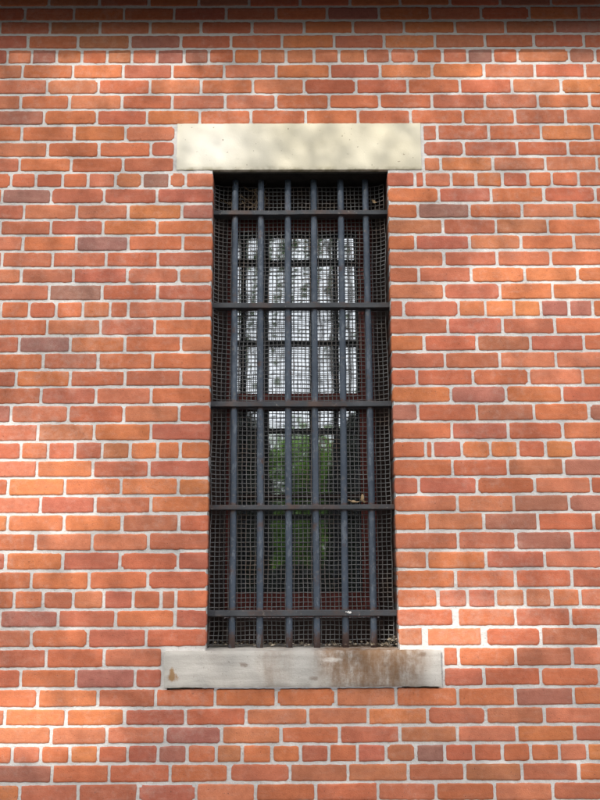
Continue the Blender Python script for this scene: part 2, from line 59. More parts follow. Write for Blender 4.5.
CAM_Z = 1.62
OP_L, OP_R = -0.3331, 0.3645          # sides of the window opening
OP_B, OP_T = 1.3561, 3.1971           # sill top, lintel underside
SILL = (-0.4801, 0.5133, 1.2217, 1.3561)
LINT = (-0.4793, 0.5015, 3.1971, 3.4011)
SUN_AZ, SUN_EL = math.radians(27), math.radians(36.5)
SUN = Vector((-math.sin(SUN_AZ) * math.cos(SUN_EL), -math.cos(SUN_AZ) * math.cos(SUN_EL), math.sin(SUN_EL)))

# ------------------------------------------------------------------ helpers
class MB:
    """collects faces for one mesh"""
    def __init__(self):
        self.v, self.f, self.s = [], [], []
    def add(self, vs, fs, smooth=False):
        o = len(self.v)
        self.v += [tuple(p) for p in vs]
        self.f += [tuple(i + o for i in q) for q in fs]
        self.s += [smooth] * len(fs)
    def box(self, x0, x1, y0, y1, z0, z1):
        self.add([(x0, y0, z0), (x1, y0, z0), (x1, y1, z0), (x0, y1, z0), (x0, y0, z1), (x1, y0, z1), (x1, y1, z1), (x0, y1, z1)],
                 [(0, 3, 2, 1), (4, 5, 6, 7), (0, 1, 5, 4), (1, 2, 6, 5), (2, 3, 7, 6), (3, 0, 4, 7)])
    def tube(self, pts, r, n=6, smooth=True, r2=None, cap=True):
        pts = [Vector(p) for p in pts]
        vs = []
        m = len(pts)
        ref = None
        for i, p in enumerate(pts):
            t = (pts[min(i + 1, m - 1)] - pts[max(i - 1, 0)])
            t = t.normalized() if t.length > 1e-9 else Vector((0, 0, 1))
            if ref is None:
                ref = Vector((1, 0, 0)) if abs(t.x) < .8 else Vector((0, 1, 0))
            a = (ref - t * ref.dot(t)).normalized()
            b = t.cross(a)
            ref = a
            rr = r if r2 is None else r + (r2 - r) * i / (m - 1)
            for k in range(n):
                an = 2 * math.pi * (k + .5) / n
                vs.append(p + a * (math.cos(an) * rr) + b * (math.sin(an) * rr))
        fs = []
        for i in range(m - 1):
            for k in range(n):
                fs.append((i * n + k, i * n + (k + 1) % n, (i + 1) * n + (k + 1) % n, (i + 1) * n + k))
        self.add(vs, fs, smooth)
        if cap:
            self.f += [tuple(len(self.v) - len(vs) + k for k in range(n))[::-1], tuple(len(self.v) - n + k for k in range(n))]
            self.s += [False, False]
    def build(self, name, mat, parent=None, bevel=0.0):
        me = bpy.data.meshes.new(name)
        me.from_pydata(self.v, [], self.f)
        me.polygons.foreach_set('use_smooth', self.s)
        me.update()
        o = bpy.data.objects.new(name, me)
        COL.objects.link(o)
        me.materials.append(mat)
        if parent: o.parent = parent
        if bevel:
            b = o.modifiers.new('bevel', 'BEVEL')
            b.width = bevel; b.segments = 2; b.limit_method = 'ANGLE'
        return o

def tag(o, label=None, cat=None, group=None, kind=None):
    if label: o['label'] = label
    if cat: o['category'] = cat
    if group: o['group'] = group
    if kind or label: o['kind'] = kind or 'thing'
    return o

def empty(name, loc, label=None, cat=None, group=None):
    o = bpy.data.objects.new(name, None)
    o.location = loc
    o.empty_display_size = .1
    COL.objects.link(o)
    return tag(o, label, cat, group)

def put(o, parent):
    """parent a part modelled in world coordinates"""
    o.parent = parent
    o.matrix_parent_inverse = Matrix.Translation(parent.location).inverted()
    return o

class Mat:
    """tiny node-graph helper"""
    def __init__(self, name):
        self.m = bpy.data.materials.new(name)
        self.m.use_nodes = True
        self.t = self.m.node_tree
        self.b = self.t.nodes['Principled BSDF']
        self.out = self.t.nodes['Material Output']
        self.co = self.t.nodes.new('ShaderNodeTexCoord').outputs['Object']
    def n(self, kind, **kw):
        x = self.t.nodes.new(kind)
        for k, v in kw.items(): setattr(x, k, v)
        return x
    def l(self, a, b): self.t.links.new(a, b)
    def noise(self, scale, detail=4, rough=.55, vec=None, stretch=None, dist=0):
        x = self.n('ShaderNodeTexNoise')
        x.inputs['Scale'].default_value = scale
        x.inputs['Detail'].default_value = detail
        x.inputs['Roughness'].default_value = rough
        x.inputs['Distortion'].default_value = dist
        v = vec or self.co
        if stretch:
            mp = self.n('ShaderNodeMapping')
            mp.inputs['Scale'].default_value = stretch
            self.l(v, mp.inputs['Vector']); v = mp.outputs['Vector']
        self.l(v, x.inputs['Vector'])
        return x.outputs['Fac']
    def ramp(self, fac, *stops):
        x = self.n('ShaderNodeValToRGB')
        e = x.color_ramp.elements
        while len(e) < len(stops): e.new(.5)
        for i, (p, c) in enumerate(stops):
            e[i].position = p
            e[i].color = (c, c, c, 1) if not isinstance(c, tuple) else (*c, 1)
        self.l(fac, x.inputs['Fac'])
        return x.outputs['Color']
    def mix(self, fac, a, b, mode='MIX'):
        x = self.n('ShaderNodeMix', data_type='RGBA', blend_type=mode)
        for sock, v in ((x.inputs[0], fac), (x.inputs[6], a), (x.inputs[7], b)):
            if isinstance(v, (int, float)): sock.default_value = v
            elif isinstance(v, tuple): sock.default_value = (*v, 1)
            else: self.l(v, sock)
        return x.outputs[2]
    def math(self, op, a, b=0.0, clamp=False):
        x = self.n('ShaderNodeMath', operation=op, use_clamp=clamp)
        for s, v in zip(x.inputs, (a, b)):
            if isinstance(v, (int, float)): s.default_value = v
            else: self.l(v, s)
        return x.outputs[0]
    def blob(self, c, r):
        """soft ellipsoid mask round a point of the surface"""
        mp = self.n('ShaderNodeMapping', vector_type='POINT')
        mp.inputs['Scale'].default_value = tuple(1 / q for q in r)
        mp.inputs['Location'].default_value = tuple(-a / q for a, q in zip(c, r))
        self.l(self.co, mp.inputs['Vector'])
        ln = self.n('ShaderNodeVectorMath', operation='LENGTH')
        self.l(mp.outputs['Vector'], ln.inputs[0])
        return self.math('SUBTRACT', 1.0, ln.outputs['Value'], True)
    def bump(self, h, strength, dist=.002):
        x = self.n('ShaderNodeBump')
        x.inputs['Strength'].default_value = strength
        x.inputs['Distance'].default_value = dist
        self.l(h, x.inputs['Height'])
        self.l(x.outputs['Normal'], self.b.inputs['Normal'])
    def base(self, c, rough=.8, metal=0.0, spec=.3):
        if isinstance(c, tuple): self.b.inputs['Base Color'].default_value = (*c, 1)
        else: self.l(c, self.b.inputs['Base Color'])
        if isinstance(rough, float): self.b.inputs['Roughness'].default_value = rough
        else: self.l(rough, self.b.inputs['Roughness'])
        self.b.inputs['Metallic'].default_value = metal
        self.b.inputs['Specular IOR Level'].default_value = spec
        return self.m

# ------------------------------------------------------------------ materials
MORTAR_A, MORTAR_B = (.505, .48, .452), (.64, .615, .587)

def mat_brick():
    m = Mat('fired clay brick')
    at = m.n('ShaderNodeAttribute', attribute_name='tone')
    tone, edge = at.outputs['Color'], at.outputs['Alpha']
    mott = m.noise(42, 6, .72)
    c = m.mix(m.ramp(mott, (.34, 0.0), (.66, 1.0)), m.mix(1.0, tone, (.88, .85, .85), 'MULTIPLY'), m.mix(1.0, tone, (1.10, 1.13, 1.15), 'MULTIPLY'))
    fire = m.noise(9, 3, .5, stretch=(1, 1, 2.2))
    c = m.mix(m.math('MULTIPLY', m.ramp(fire, (.52, 0.0), (.74, 1.0)), .38), c, m.mix(.5, tone, (.26, .12, .10)))
    drag = m.noise(70, 3, .6, stretch=(.18, 1, 1))
    c = m.mix(m.math('MULTIPLY', m.ramp(drag, (.5, 0.0), (.8, 1.0)), .22), c, (.50, .30, .22))
    pit = m.noise(140, 2, .5)
    c = m.mix(m.math('MULTIPLY', m.ramp(pit, (.66, 0.0), (.74, 1.0)), .7), c, (.10, .045, .035))
    lime = m.math('MULTIPLY', m.ramp(m.math('ADD', m.math('MULTIPLY', m.noise(30, 6, .75), .6), m.math('MULTIPLY', m.noise(1.7, 3), .45)), (.54, 0.0), (.74, 1.0)), .30)
    c = m.mix(lime, c, (.55, .48, .42))
    stain = m.ramp(m.noise(2.2, 5, .6), (.35, .90), (.62, 1.04))
    c = m.mix(1.0, c, stain, 'MULTIPLY')
    rag = m.math('ADD', edge, m.math('MULTIPLY', m.math('SUBTRACT', m.noise(85, 4, .65), .5), 1.3))
    smear = m.ramp(rag, (1.12, 0.0), (1.26, 1.0))
    c = m.mix(m.math('MULTIPLY', smear, .9), c, m.mix(m.noise(60), MORTAR_A, MORTAR_B))
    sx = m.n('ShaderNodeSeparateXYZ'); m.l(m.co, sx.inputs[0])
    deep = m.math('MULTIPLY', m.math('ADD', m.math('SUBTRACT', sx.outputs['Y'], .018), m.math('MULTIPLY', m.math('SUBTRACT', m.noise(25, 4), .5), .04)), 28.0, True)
    c = m.mix(m.math('MULTIPLY', deep, .88), c, (.028, .020, .017))  # reveal shade and grime in the colour, darker with depth into the opening
    m.bump(m.math('ADD', m.noise(210, 5, .7), m.math('MULTIPLY', m.noise(30, 3), .5)), .7, .0024)
    return m.base(c, .88, 0, .2)

def mat_mortar():
    m = Mat('lime mortar')
    c = m.mix(m.noise(45, 5, .6), MORTAR_A, MORTAR_B)
    c = m.mix(m.math('MULTIPLY', m.ramp(m.noise(5, 3), (.45, 0.0), (.75, 1.0)), .4), c, (.41, .38, .355))
    c = m.mix(m.math('MULTIPLY', m.ramp(m.noise(170, 2), (.66, 0.0), (.74, 1.0)), .6), c, (.2, .17, .14))
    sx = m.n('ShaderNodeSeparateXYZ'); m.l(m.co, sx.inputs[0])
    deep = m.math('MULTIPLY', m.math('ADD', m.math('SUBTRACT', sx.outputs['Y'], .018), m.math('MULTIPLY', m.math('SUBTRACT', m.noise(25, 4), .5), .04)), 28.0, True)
    c = m.mix(m.math('MULTIPLY', deep, .88), c, (.028, .020, .017))  # jamb shade and grime painted into the mortar, growing with depth
    m.bump(m.math('ADD', m.noise(130, 5, .7), m.math('MULTIPLY', m.noise(28, 3), 2.0)), .7, .004)
    return m.base(c, .95, 0, .1)

def mat_lintel():
    m = Mat('cream limestone')
    c = m.mix(m.ramp(m.noise(3.2, 4), (.35, 0.0), (.65, 1.0)), (.61, .565, .445), (.575, .52, .385))
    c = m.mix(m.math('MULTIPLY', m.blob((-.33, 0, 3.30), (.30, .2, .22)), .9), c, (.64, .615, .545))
    c = m.mix(m.math('MULTIPLY', m.ramp(m.noise(14, 5, .7), (.5, 0.0), (.7, 1.0)), .1), c, (.52, .47, .36))
    c = m.mix(m.math('MULTIPLY', m.ramp(m.noise(75, 2), (.70, 0.0), (.76, 1.0)), .75), c, (.20, .15, .10))
    c = m.mix(m.math('MULTIPLY', m.ramp(m.noise(20, 2), (.74, 0.0), (.78, 1.0)), .6), c, (.36, .26, .16))
    z = m.n('ShaderNodeSeparateXYZ'); m.l(m.co, z.inputs[0])
    low = m.math('MULTIPLY', m.math('SUBTRACT', 3.2145, z.outputs['Z']), 60.0, True)
    c = m.mix(m.math('MULTIPLY', low, m.ramp(m.noise(22, 4), (.4, 0.0), (.62, .8))), c, (.20, .17, .08))
    m.bump(m.math('ADD', m.noise(160, 5, .7), m.noise(22, 3)), .3, .002)
    return m.base(c, .9, 0, .2)

def mat_sill():
    m = Mat('weathered grey stone')
    grain = m.noise(30, 5, .65, stretch=(.12, 1, 1))
    c = m.mix(m.ramp(grain, (.3, 0.0), (.7, 1.0)), (.36, .335, .30), (.53, .50, .455))
    c = m.mix(m.math('MULTIPLY', m.ramp(m.noise(6, 4), (.42, 0.0), (.7, 1.0)), .35), c, (.33, .30, .27))
    drip = m.math('ADD', m.math('MULTIPLY', m.noise(20, 6, .7, stretch=(1, 1, .2)), .65), m.math('MULTIPLY', m.noise(55, 5, .75), .35))
    for cx, w, a in ((-.085, .08, .5), (.175, .13, .9), (.27, .20, 1.0), (.37, .12, .9), (.22, .2, .8), (-.27, .08, .1)):
        k = m.math('MULTIPLY', m.ramp(m.blob((cx, 0, 1.345), (w, .3, .20)), (.0, 0.0), (.5, a)), m.ramp(drip, (.36, .05), (.62, .88)))
        c = m.mix(k, c, (.17, .095, .05))
    c = m.mix(m.ramp(m.math('ADD', m.math('ADD', m.math('MULTIPLY', m.blob((-.444, -.02, 1.258), (.030, .1, .022)), .8), m.math('MULTIPLY', m.blob((-.450, -.02, 1.276), (.013, .1, .034)), .8)), m.math('MULTIPLY', m.math('SUBTRACT', m.noise(75, 5, .75), .5), 1.3)), (.22, 0.0), (.62, .85)), c, (.24, .12, .035))
    for bx, bz in ((.055, 1.255), (.31, 1.30), (-.195, 1.302), (.445, 1.335)):
        c = m.mix(m.ramp(m.math('ADD', m.blob((bx, -.02, bz), (.024, .1, .013)), m.math('MULTIPLY', m.math('SUBTRACT', m.noise(90, 4, .7), .5), 1.3)), (.2, 0.0), (.7, .55)), c, (.13, .075, .045))
    c = m.mix(m.ramp(m.math('ADD', m.blob((.12, -.02, 1.318), (.06, .1, .016)), m.math('MULTIPLY', m.math('SUBTRACT', m.noise(70, 3), .5), .8)), (.35, 0.0), (.7, .45)), c, (.60, .57, .53))
    c = m.mix(m.math('MULTIPLY', m.ramp(m.noise(120, 2), (.68, 0.0), (.75, 1.0)), .6), c, (.14, .11, .09))
    m.bump(m.math('ADD', grain, m.math('MULTIPLY', m.noise(150, 4, .7), .7)), .6, .003)
    return m.base(c, .92, 0, .2)

def mat_iron():
    m = Mat('blue-black painted iron')
    c = m.mix(m.noise(22, 5, .6, stretch=(1, 1, .3)), (.028, .040, .060), (.062, .082, .110))
    c = m.mix(m.math('MULTIPLY', m.ramp(m.noise(55, 5, .7), (.56, 0.0), (.70, 1.0)), .65), c, (.16, .145, .13))
    c = m.mix(m.math('MULTIPLY', m.ramp(m.noise(12, 6, .7), (.58, 0.0), (.70, 1.0)), .8), c, (.085, .040, .024))
    z = m.n('ShaderNodeSeparateXYZ'); m.l(m.co, z.inputs[0])
    for zr, w in ((3.045, .03), (2.658, .03), (2.263, .035), (1.868, .03), (1.479, .035), (1.356, .10)):
        near = m.math('SUBTRACT', 1.0, m.math('MULTIPLY', m.math('ABSOLUTE', m.math('SUBTRACT', z.outputs['Z'], zr)), 1 / w), True)
        k = m.ramp(m.math('ADD', m.math('MULTIPLY', near, .55), m.math('MULTIPLY', m.noise(70, 5, .7), .6)), (.50, 0.0), (.66, .85))
        c = m.mix(k, c, (.080, .046, .036))
    c = m.mix(m.ramp(m.noise(38, 6, .75, stretch=(1, 1, .45)), (.56, 0.0), (.60, .7)), c, (.115, .135, .16))
    m.bump(m.math('ADD', m.noise(120, 4, .65), m.noise(38, 6, .75, stretch=(1, 1, .45))), .6, .002)
    return m.base(c, m.ramp(m.noise(40), (.3, .45), (.7, .75)), 0, .45)

def mat_crossbar():
    m = Mat('dusty painted flat iron')
    c = m.mix(m.noise(30, 5, .6, stretch=(.3, 1, 1)), (.028, .032, .040), (.060, .062, .066))
    c = m.mix(m.math('MULTIPLY', m.ramp(m.noise(9, 6, .7), (.48, 0.0), (.64, 1.0)), .8), c, (.085, .048, .035))
    c = m.mix(m.math('MULTIPLY', m.ramp(m.noise(60, 4, .7), (.62, 0.0), (.72, 1.0)), .6), c, (.26, .23, .20))
    m.bump(m.noise(120, 4, .65), .4, .0015)
    return m.base(c, .6, 0, .4)

def mat_wire():
    m = Mat('weathered galvanised wire')
    c = m.mix(m.noise(14, 4), (.075, .075, .078), (.185, .18, .175))
    c = m.mix(m.math('MULTIPLY', m.ramp(m.noise(7, 5, .7), (.5, 0.0), (.66, 1.0)), .8), c, (.13, .09, .065))
    return m.base(c, .5, .1, .5)

def mat_simple(name, a, b, scale, rough=.8, spec=.3, bump=.3, stretch=None):
    m = Mat(name)
    f = m.noise(scale, 5, .62, stretch=stretch)
    c = m.mix(m.ramp(f, (.3, 0.0), (.7, 1.0)), a, b)
    m.bump(m.noise(scale * 4, 4), bump, .002)
    return m.base(c, rough, 0, spec)

def mat_red_wood():
    m = Mat('old dark red painted wood')
    c = m.mix(m.noise(18, 5, .65, stretch=(1, 1, .2)), (.075, .014, .011), (.19, .034, .025))
    c = m.mix(m.math('MULTIPLY', m.ramp(m.noise(40, 5, .7), (.55, 0.0), (.68, 1.0)), .7), c, (.022, .018, .016))
    m.bump(m.noise(60, 4, .6, stretch=(1, 1, .15)), .5, .002)
    return m.base(c, .6, 0, .35)

def mat_glass():
    m = Mat('window glass with dark room behind')
    dust = m.ramp(m.noise(9, 5, .6), (.35, 0.0), (.75, 1.0))
    m.base(m.mix(dust, (.006, .008, .012), (.035, .036, .038)), .5, 0, .3)
    gl = m.n('ShaderNodeBsdfGlossy'); gl.inputs['Roughness'].default_value = .028
    gl.inputs['Color'].default_value = (.90, .96, 1, 1)
    bp = m.n('ShaderNodeBump'); bp.inputs['Strength'].default_value = .12; bp.inputs['Distance'].default_value = .004
    m.l(m.noise(5, 2), bp.inputs['Height']); m.l(bp.outputs['Normal'], gl.inputs['Normal'])
    lw = m.n('ShaderNodeFresnel'); lw.inputs['IOR'].default_value = 1.9
    f = m.math('ADD', lw.outputs[0], GLASS_ADD, True)
    mx = m.n('ShaderNodeMixShader')
    m.l(f, mx.inputs[0]); m.l(m.b.outputs[0], mx.inputs[1]); m.l(gl.outputs[0], mx.inputs[2])
    m.l(mx.outputs[0], m.out.inputs['Surface'])
    return m.m
GLASS_ADD = .25

def mat_leaf(name, a, b, trans=.4):
    m = Mat(name)
    c = m.mix(m.ramp(m.noise(1.1, 3), (.35, 0.0), (.65, 1.0)), a, b)
    m.base(c, .55, 0, .3)
    tr = m.n('ShaderNodeBsdfTranslucent')
    m.l(m.mix(1.0, c, (1.2, 1.5, .6), 'MULTIPLY'), tr.inputs['Color'])
    mx = m.n('ShaderNodeMixShader'); mx.inputs[0].default_value = trans
    m.l(m.b.outputs[0], mx.inputs[1]); m.l(tr.outputs[0], mx.inputs[2])
    m.l(mx.outputs[0], m.out.inputs['Surface'])
    return m.m

M_BRICK, M_MORTAR, M_LINT, M_SILL = mat_brick(), mat_mortar(), mat_lintel(), mat_sill()
M_IRON, M_CROSS, M_WIRE, M_RED, M_GLASS = mat_iron(), mat_crossbar(), mat_wire(), mat_red_wood(), mat_glass()
M_FRAME = mat_simple('blackened brown paint', (.018, .011, .009), (.045, .022, .017), 16, .7, .3, .3, (1, 1, .2))
M_SOFFIT_SHADE = mat_simple('soffit shade black', (.010, .009, .008), (.030, .026, .022), 20, .8, .2)  # near-black that carries the shade under the lintel
M_DRY = mat_simple('dry leaf', (.26, .17, .09), (.46, .34, .21), 60, .8, .2)
M_LITTER = mat_simple('dusty debris', (.12, .095, .07), (.34, .29, .22), 90, .95, .1)
M_STRAW = mat_simple('dead grass', (.12, .085, .055), (.25, .18, .11), 60, .9, .1)
M_EAVE = mat_simple('dark brown painted boards', (.055, .032, .024), (.085, .05, .038), 12, .7, .3, .2, (.1, 1, 1))
M_ROOF = mat_simple('asphalt shingles', (.045, .04, .038), (.09, .08, .075), 30, .95, .1)
M_BARK = mat_simple('tree bark', (.05, .04, .032), (.11, .09, .07), 9, .95, .1, .8, (1, 1, .25))
M_GROUND = mat_simple('bare trodden earth', (.058, .055, .055), (.090, .085, .084), 3, .95, .1, .6)
M_LEAF = mat_leaf('green maple leaves', (.05, .10, .02), (.09, .15, .035))  # plain leaf green, varied at random by noise
M_BRIGHT = mat_leaf('bright spring leaves', (.12, .20, .05), (.19, .30, .08), .6)
M_YEW = mat_leaf('dark evergreen needles', (.006, .012, .006), (.016, .026, .012), .04)

# ------------------------------------------------------------------ brick wall
TONES = (  # albedo of the fired clay, by kind of brick
    (.495, .153, .066), (.485, .164, .084), (.460, .134, .066), (.425, .130, .073),  # orange, pinkish, red, maroon
    (.530, .176, .073), (.365, .136, .092), (.315, .144, .110), (.410, .146, .074))  # bright orange, purple, dark, brown
PITCH, COURSE = .2085, .0672

rows = [list(r) for r in ROWS]
z = rows[0][0]; k = 0
XW = 3.15
def random_row(hdr, shift):
    p = .1042 if hdr else PITCH
    xs = [-XW + shift]
    while xs[-1] < XW: xs.append(xs[-1] + p * random.uniform(.975, 1.025))
    return [(xs, random.choices((0, 1, 2, 3, 4, 5, 7), [30, 22, 26, 14, 4, 3, 3], k=len(xs) - 1))]
for i in range(1, 2):
    rows.insert(0, [z + i * COURSE, random_row(False, .1 * (i % 2))])
zb = rows[-1][0]; i = 1
while zb - i * COURSE > .02:
    rows.append([zb - i * COURSE, random_row((46 + i) % 8 == 4, .1 * (i % 2) + .03)]); i += 1

wall = empty('brick_wall', (0, .1, 0), 'weathered orange-red brick wall with pale mortar joints and a header course every eighth row', 'brick wall')
bv, bf, bs, bcol = [], [], [], []
JX, JZ = .0054, .0051
def brick(x0, x1, z0, z1, tone, deep):
    """one hand-laid brick: ragged rounded outline, arris, slightly uneven face"""
    w, h = x1 - x0, z1 - z0
    if w < .012: return
    nx = max(3, int(w / .0095)); nz = 6
    out = []
    sd = random.uniform(0, 500)
    rc = random.uniform(.0005, .0022) if random.random() > .07 else random.uniform(.003, .007)
    tl = [random.uniform(-.0016, .0016) for _ in range(4)]
    per = [(i / nx, 0) for i in range(nx)] + [(1, j / nz) for j in range(nz)] + [(1 - i / nx, 1) for i in range(nx)] + [(0, 1 - j / nz) for j in range(nz)]
    cx, cz = (x0 + x1) / 2, (z0 + z1) / 2
    for (u, v) in per:
        px, pz = x0 + u * w, z0 + v * h
        pz += (tl[0] * (1 - u) + tl[1] * u) if v == 0 else (tl[2] * (1 - u) + tl[3] * u) if v == 1 else 0
        j = noise.noise(Vector((px * 45 + sd, pz * 45, sd))) * .0015 + noise.noise(Vector((px * 140 + sd, pz * 140, 3))) * .0017
        ex, ez = min(px - x0, x1 - px), min(pz - z0, z1 - pz)
        if u in (0, 1) and v in (0, 1):
            px += rc if u == 0 else -rc; pz += rc if v == 0 else -rc
        if v in (0, 1): pz += j
        if u in (0, 1): px += j * .8
        out.append((px, pz))
    n = len(out)
    yo = random.uniform(-.0010, .0005); ty = random.uniform(-.0005, .0005); tz = random.uniform(-.0003, .0003)
    o = len(bv)
    def ring(ins, y, a):
        for (px, pz) in out:
            dx, dz = px - cx, pz - cz
            qx = px - math.copysign(min(ins, abs(dx)), dx) if abs(dx) > 1e-6 else px
            qz = pz - math.copysign(min(ins, abs(dz)), dz) if abs(dz) > 1e-6 else pz
            bv.append((qx, y + yo + ty * dx / w * 2 + tz * dz / h * 2, qz))
            bcol.extend((*tone, a))
    ring(.0075, 0.0, 0.0)
    ring(.0011, .0001, .82)
    ring(.0, .0012, 1.0)
    ring(.0, .0012, 1.0)
    ring(-.0004, deep, 1.0)
    bf.append(tuple(o + i for i in range(n))); bs.append(True)
    for r in (0, 1, 3):
        for i in range(n):
            a, b = o + r * n + i, o + r * n + (i + 1) % n
            bf.append((a, a + n, b + n, b)); bs.append(True)

zc = [r[0] for r in rows]
for ri, (z, segs) in enumerate(rows):
    up = (zc[ri - 1] - z) / 2 if ri else COURSE / 2
    dn = (z - zc[ri + 1]) / 2 if ri + 1 < len(rows) else COURSE / 2
    for xs, tones in segs:
        for a, b, t in zip(xs[:-1], xs[1:], tones):
            c = TONES[t]
            g = random.uniform(.92, 1.07); hs = random.uniform(-.05, .05)
            c = (c[0] * g, c[1] * g * (1 + hs), c[2] * g * (1 - hs))
            edge = min(abs(b - OP_L), abs(a - OP_R)) < .02 and OP_B < z < OP_T
            hj = random.uniform(.85, 1.2)
            wide = WIDE.get((round(z, 2), round(a, 2)), 0), WIDE.get((round(z, 2), round(b, 2)), 0)
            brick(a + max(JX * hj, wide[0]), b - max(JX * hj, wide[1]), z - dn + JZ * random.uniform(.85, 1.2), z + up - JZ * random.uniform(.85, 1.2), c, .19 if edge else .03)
me = bpy.data.meshes.new('brickwork')
me.from_pydata(bv, [], bf)
me.polygons.foreach_set('use_smooth', bs)
at = me.color_attributes.new('tone', 'FLOAT_COLOR', 'POINT')
at.data.foreach_set('color', bcol)
me.materials.append(M_BRICK); me.update()
ob = bpy.data.objects.new('brickwork', me); COL.objects.link(ob); put(ob, wall)

# mortar: a sheet just behind the brick faces, with the opening cut out and its returns
ZT = zc[0] + .034
def mor_y(x, z):
    return .0023 + .0010 * noise.noise(Vector((x * 30, z * 30, 7))) + .0008 * noise.noise(Vector((x * 90, z * 90, 1)))
mo = MB()
def sheet(x0, x1, z0, z1, st):
    nx, nz = max(1, int((x1 - x0) / st)), max(1, int((z1 - z0) / st))
    vs, fs = [], []
    for j in range(nz + 1):
        for i in range(nx + 1):
            x, z = x0 + (x1 - x0) * i / nx, z0 + (z1 - z0) * j / nz
            vs.append((x, mor_y(x, z), z))
    for j in range(nz):
        for i in range(nx):
            a = j * (nx + 1) + i
            fs.append((a, a + 1, a + nx + 2, a + nx + 1))
    mo.add(vs, fs, True)
HL, HR = OP_L - .0008, OP_R + .0008
S0, S1 = SILL[2] - .0065, SILL[2] + .002
sheet(-1.3, HL, S1, ZT, .012); sheet(HR, 1.3, S1, ZT, .012); sheet(-1.3, 1.3, .75, S0, .012)
sheet(-1.3, SILL[0] + .012, S0, S1, .012); sheet(SILL[1] - .012, 1.3, S0, S1, .012)
sheet(HL, HR, S1, S1 + .02, .012); sheet(HL, HR, LINT[3] - .02, ZT, .012)
sheet(-XW, -1.3, 0, ZT, .06); sheet(1.3, XW, 0, ZT, .06); sheet(-1.3, 1.3, 0, .75, .06)
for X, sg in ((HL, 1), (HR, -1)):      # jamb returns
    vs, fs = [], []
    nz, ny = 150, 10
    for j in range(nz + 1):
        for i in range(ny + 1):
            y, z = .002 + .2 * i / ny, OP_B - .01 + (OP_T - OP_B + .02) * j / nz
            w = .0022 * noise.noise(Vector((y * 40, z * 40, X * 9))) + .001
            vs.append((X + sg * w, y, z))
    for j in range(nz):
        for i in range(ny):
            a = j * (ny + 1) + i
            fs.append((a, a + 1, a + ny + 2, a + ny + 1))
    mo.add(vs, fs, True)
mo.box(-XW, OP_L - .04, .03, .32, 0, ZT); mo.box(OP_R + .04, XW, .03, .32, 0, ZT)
put(mo.build('mortar', M_MORTAR), wall)

# ------------------------------------------------------------------ stone lintel and sill
def stone(name, x0, x1, y0, y1, z0, z1, mat, rough, label, cat, slope=0.0):
    """a dressed block: subdivided box with worn arrises and an uneven face"""
    mb = MB()
    N = (70, 8, 12)
    def P(i, j, k):
        u, v, w = i / N[0], j / N[1], k / N[2]
        x, y, z = x0 + (x1 - x0) * u, y0 + (y1 - y0) * v, z0 + (z1 - z0) * w
        if w == 1: z += slope * v
        e = (u in (0, 1)) + (v in (0, 1)) + (w in (0, 1))
        q = Vector((x * 18, y * 18, z * 18))
        if e >= 2:
            c = .0022 + .0022 * abs(noise.noise(q * 2.3))
            if u == 0: x += c
            if u == 1: x -= c
            if v == 0: y += c
            if w == 0: z += c
            if w == 1: z -= c
        f = noise.noise(q) * rough
        return (x, y + (f if v == 0 else 0), z + (f * .6 if w in (0, 1) else 0))
    def face(fn, a, b, flip):
        vs = [fn(i, j) for j in range(b + 1) for i in range(a + 1)]
        fs = []
        for j in range(b):
            for i in range(a):
                p = j * (a + 1) + i
                q = (p, p + 1, p + a + 2, p + a + 1)
                fs.append(q[::-1] if flip else q)
        mb.add(vs, fs, True)
    face(lambda i, k: P(i, 0, k), N[0], N[2], False)
    face(lambda i, k: P(i, N[1], k), N[0], N[2], True)
    face(lambda i, j: P(i, j, N[2]), N[0], N[1], False)
    face(lambda i, j: P(i, j, 0), N[0], N[1], True)
    face(lambda j, k: P(0, j, k), N[1], N[2], True)
    face(lambda j, k: P(N[0], j, k), N[1], N[2], False)
    o = mb.build(name, mat)
    return tag(o, label, cat)
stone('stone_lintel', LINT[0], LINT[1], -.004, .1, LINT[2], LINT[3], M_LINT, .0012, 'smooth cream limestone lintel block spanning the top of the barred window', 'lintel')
stone('stone_sill', SILL[0], SILL[1], -.016, .33, SILL[2], SILL[3] - .004, M_SILL, .0018, 'grey weathered stone sill with brown rust stains below the barred window', 'window sill', .004)
pl = MB()  # added black plate: its colour stands in for shade under the lintel
pl.box(OP_L - .05, OP_R + .05, .101, .3, LINT[2] - .002, LINT[2] + .012)
pl.box(OP_L + .001, OP_R - .001, .012, .1, LINT[2] - .007, LINT[2] - .0025)
tag(pl.build('soffit_shade_plate', M_SOFFIT_SHADE), 'soffit shade black plate under the cream lintel, above the window bars', 'shade plate')

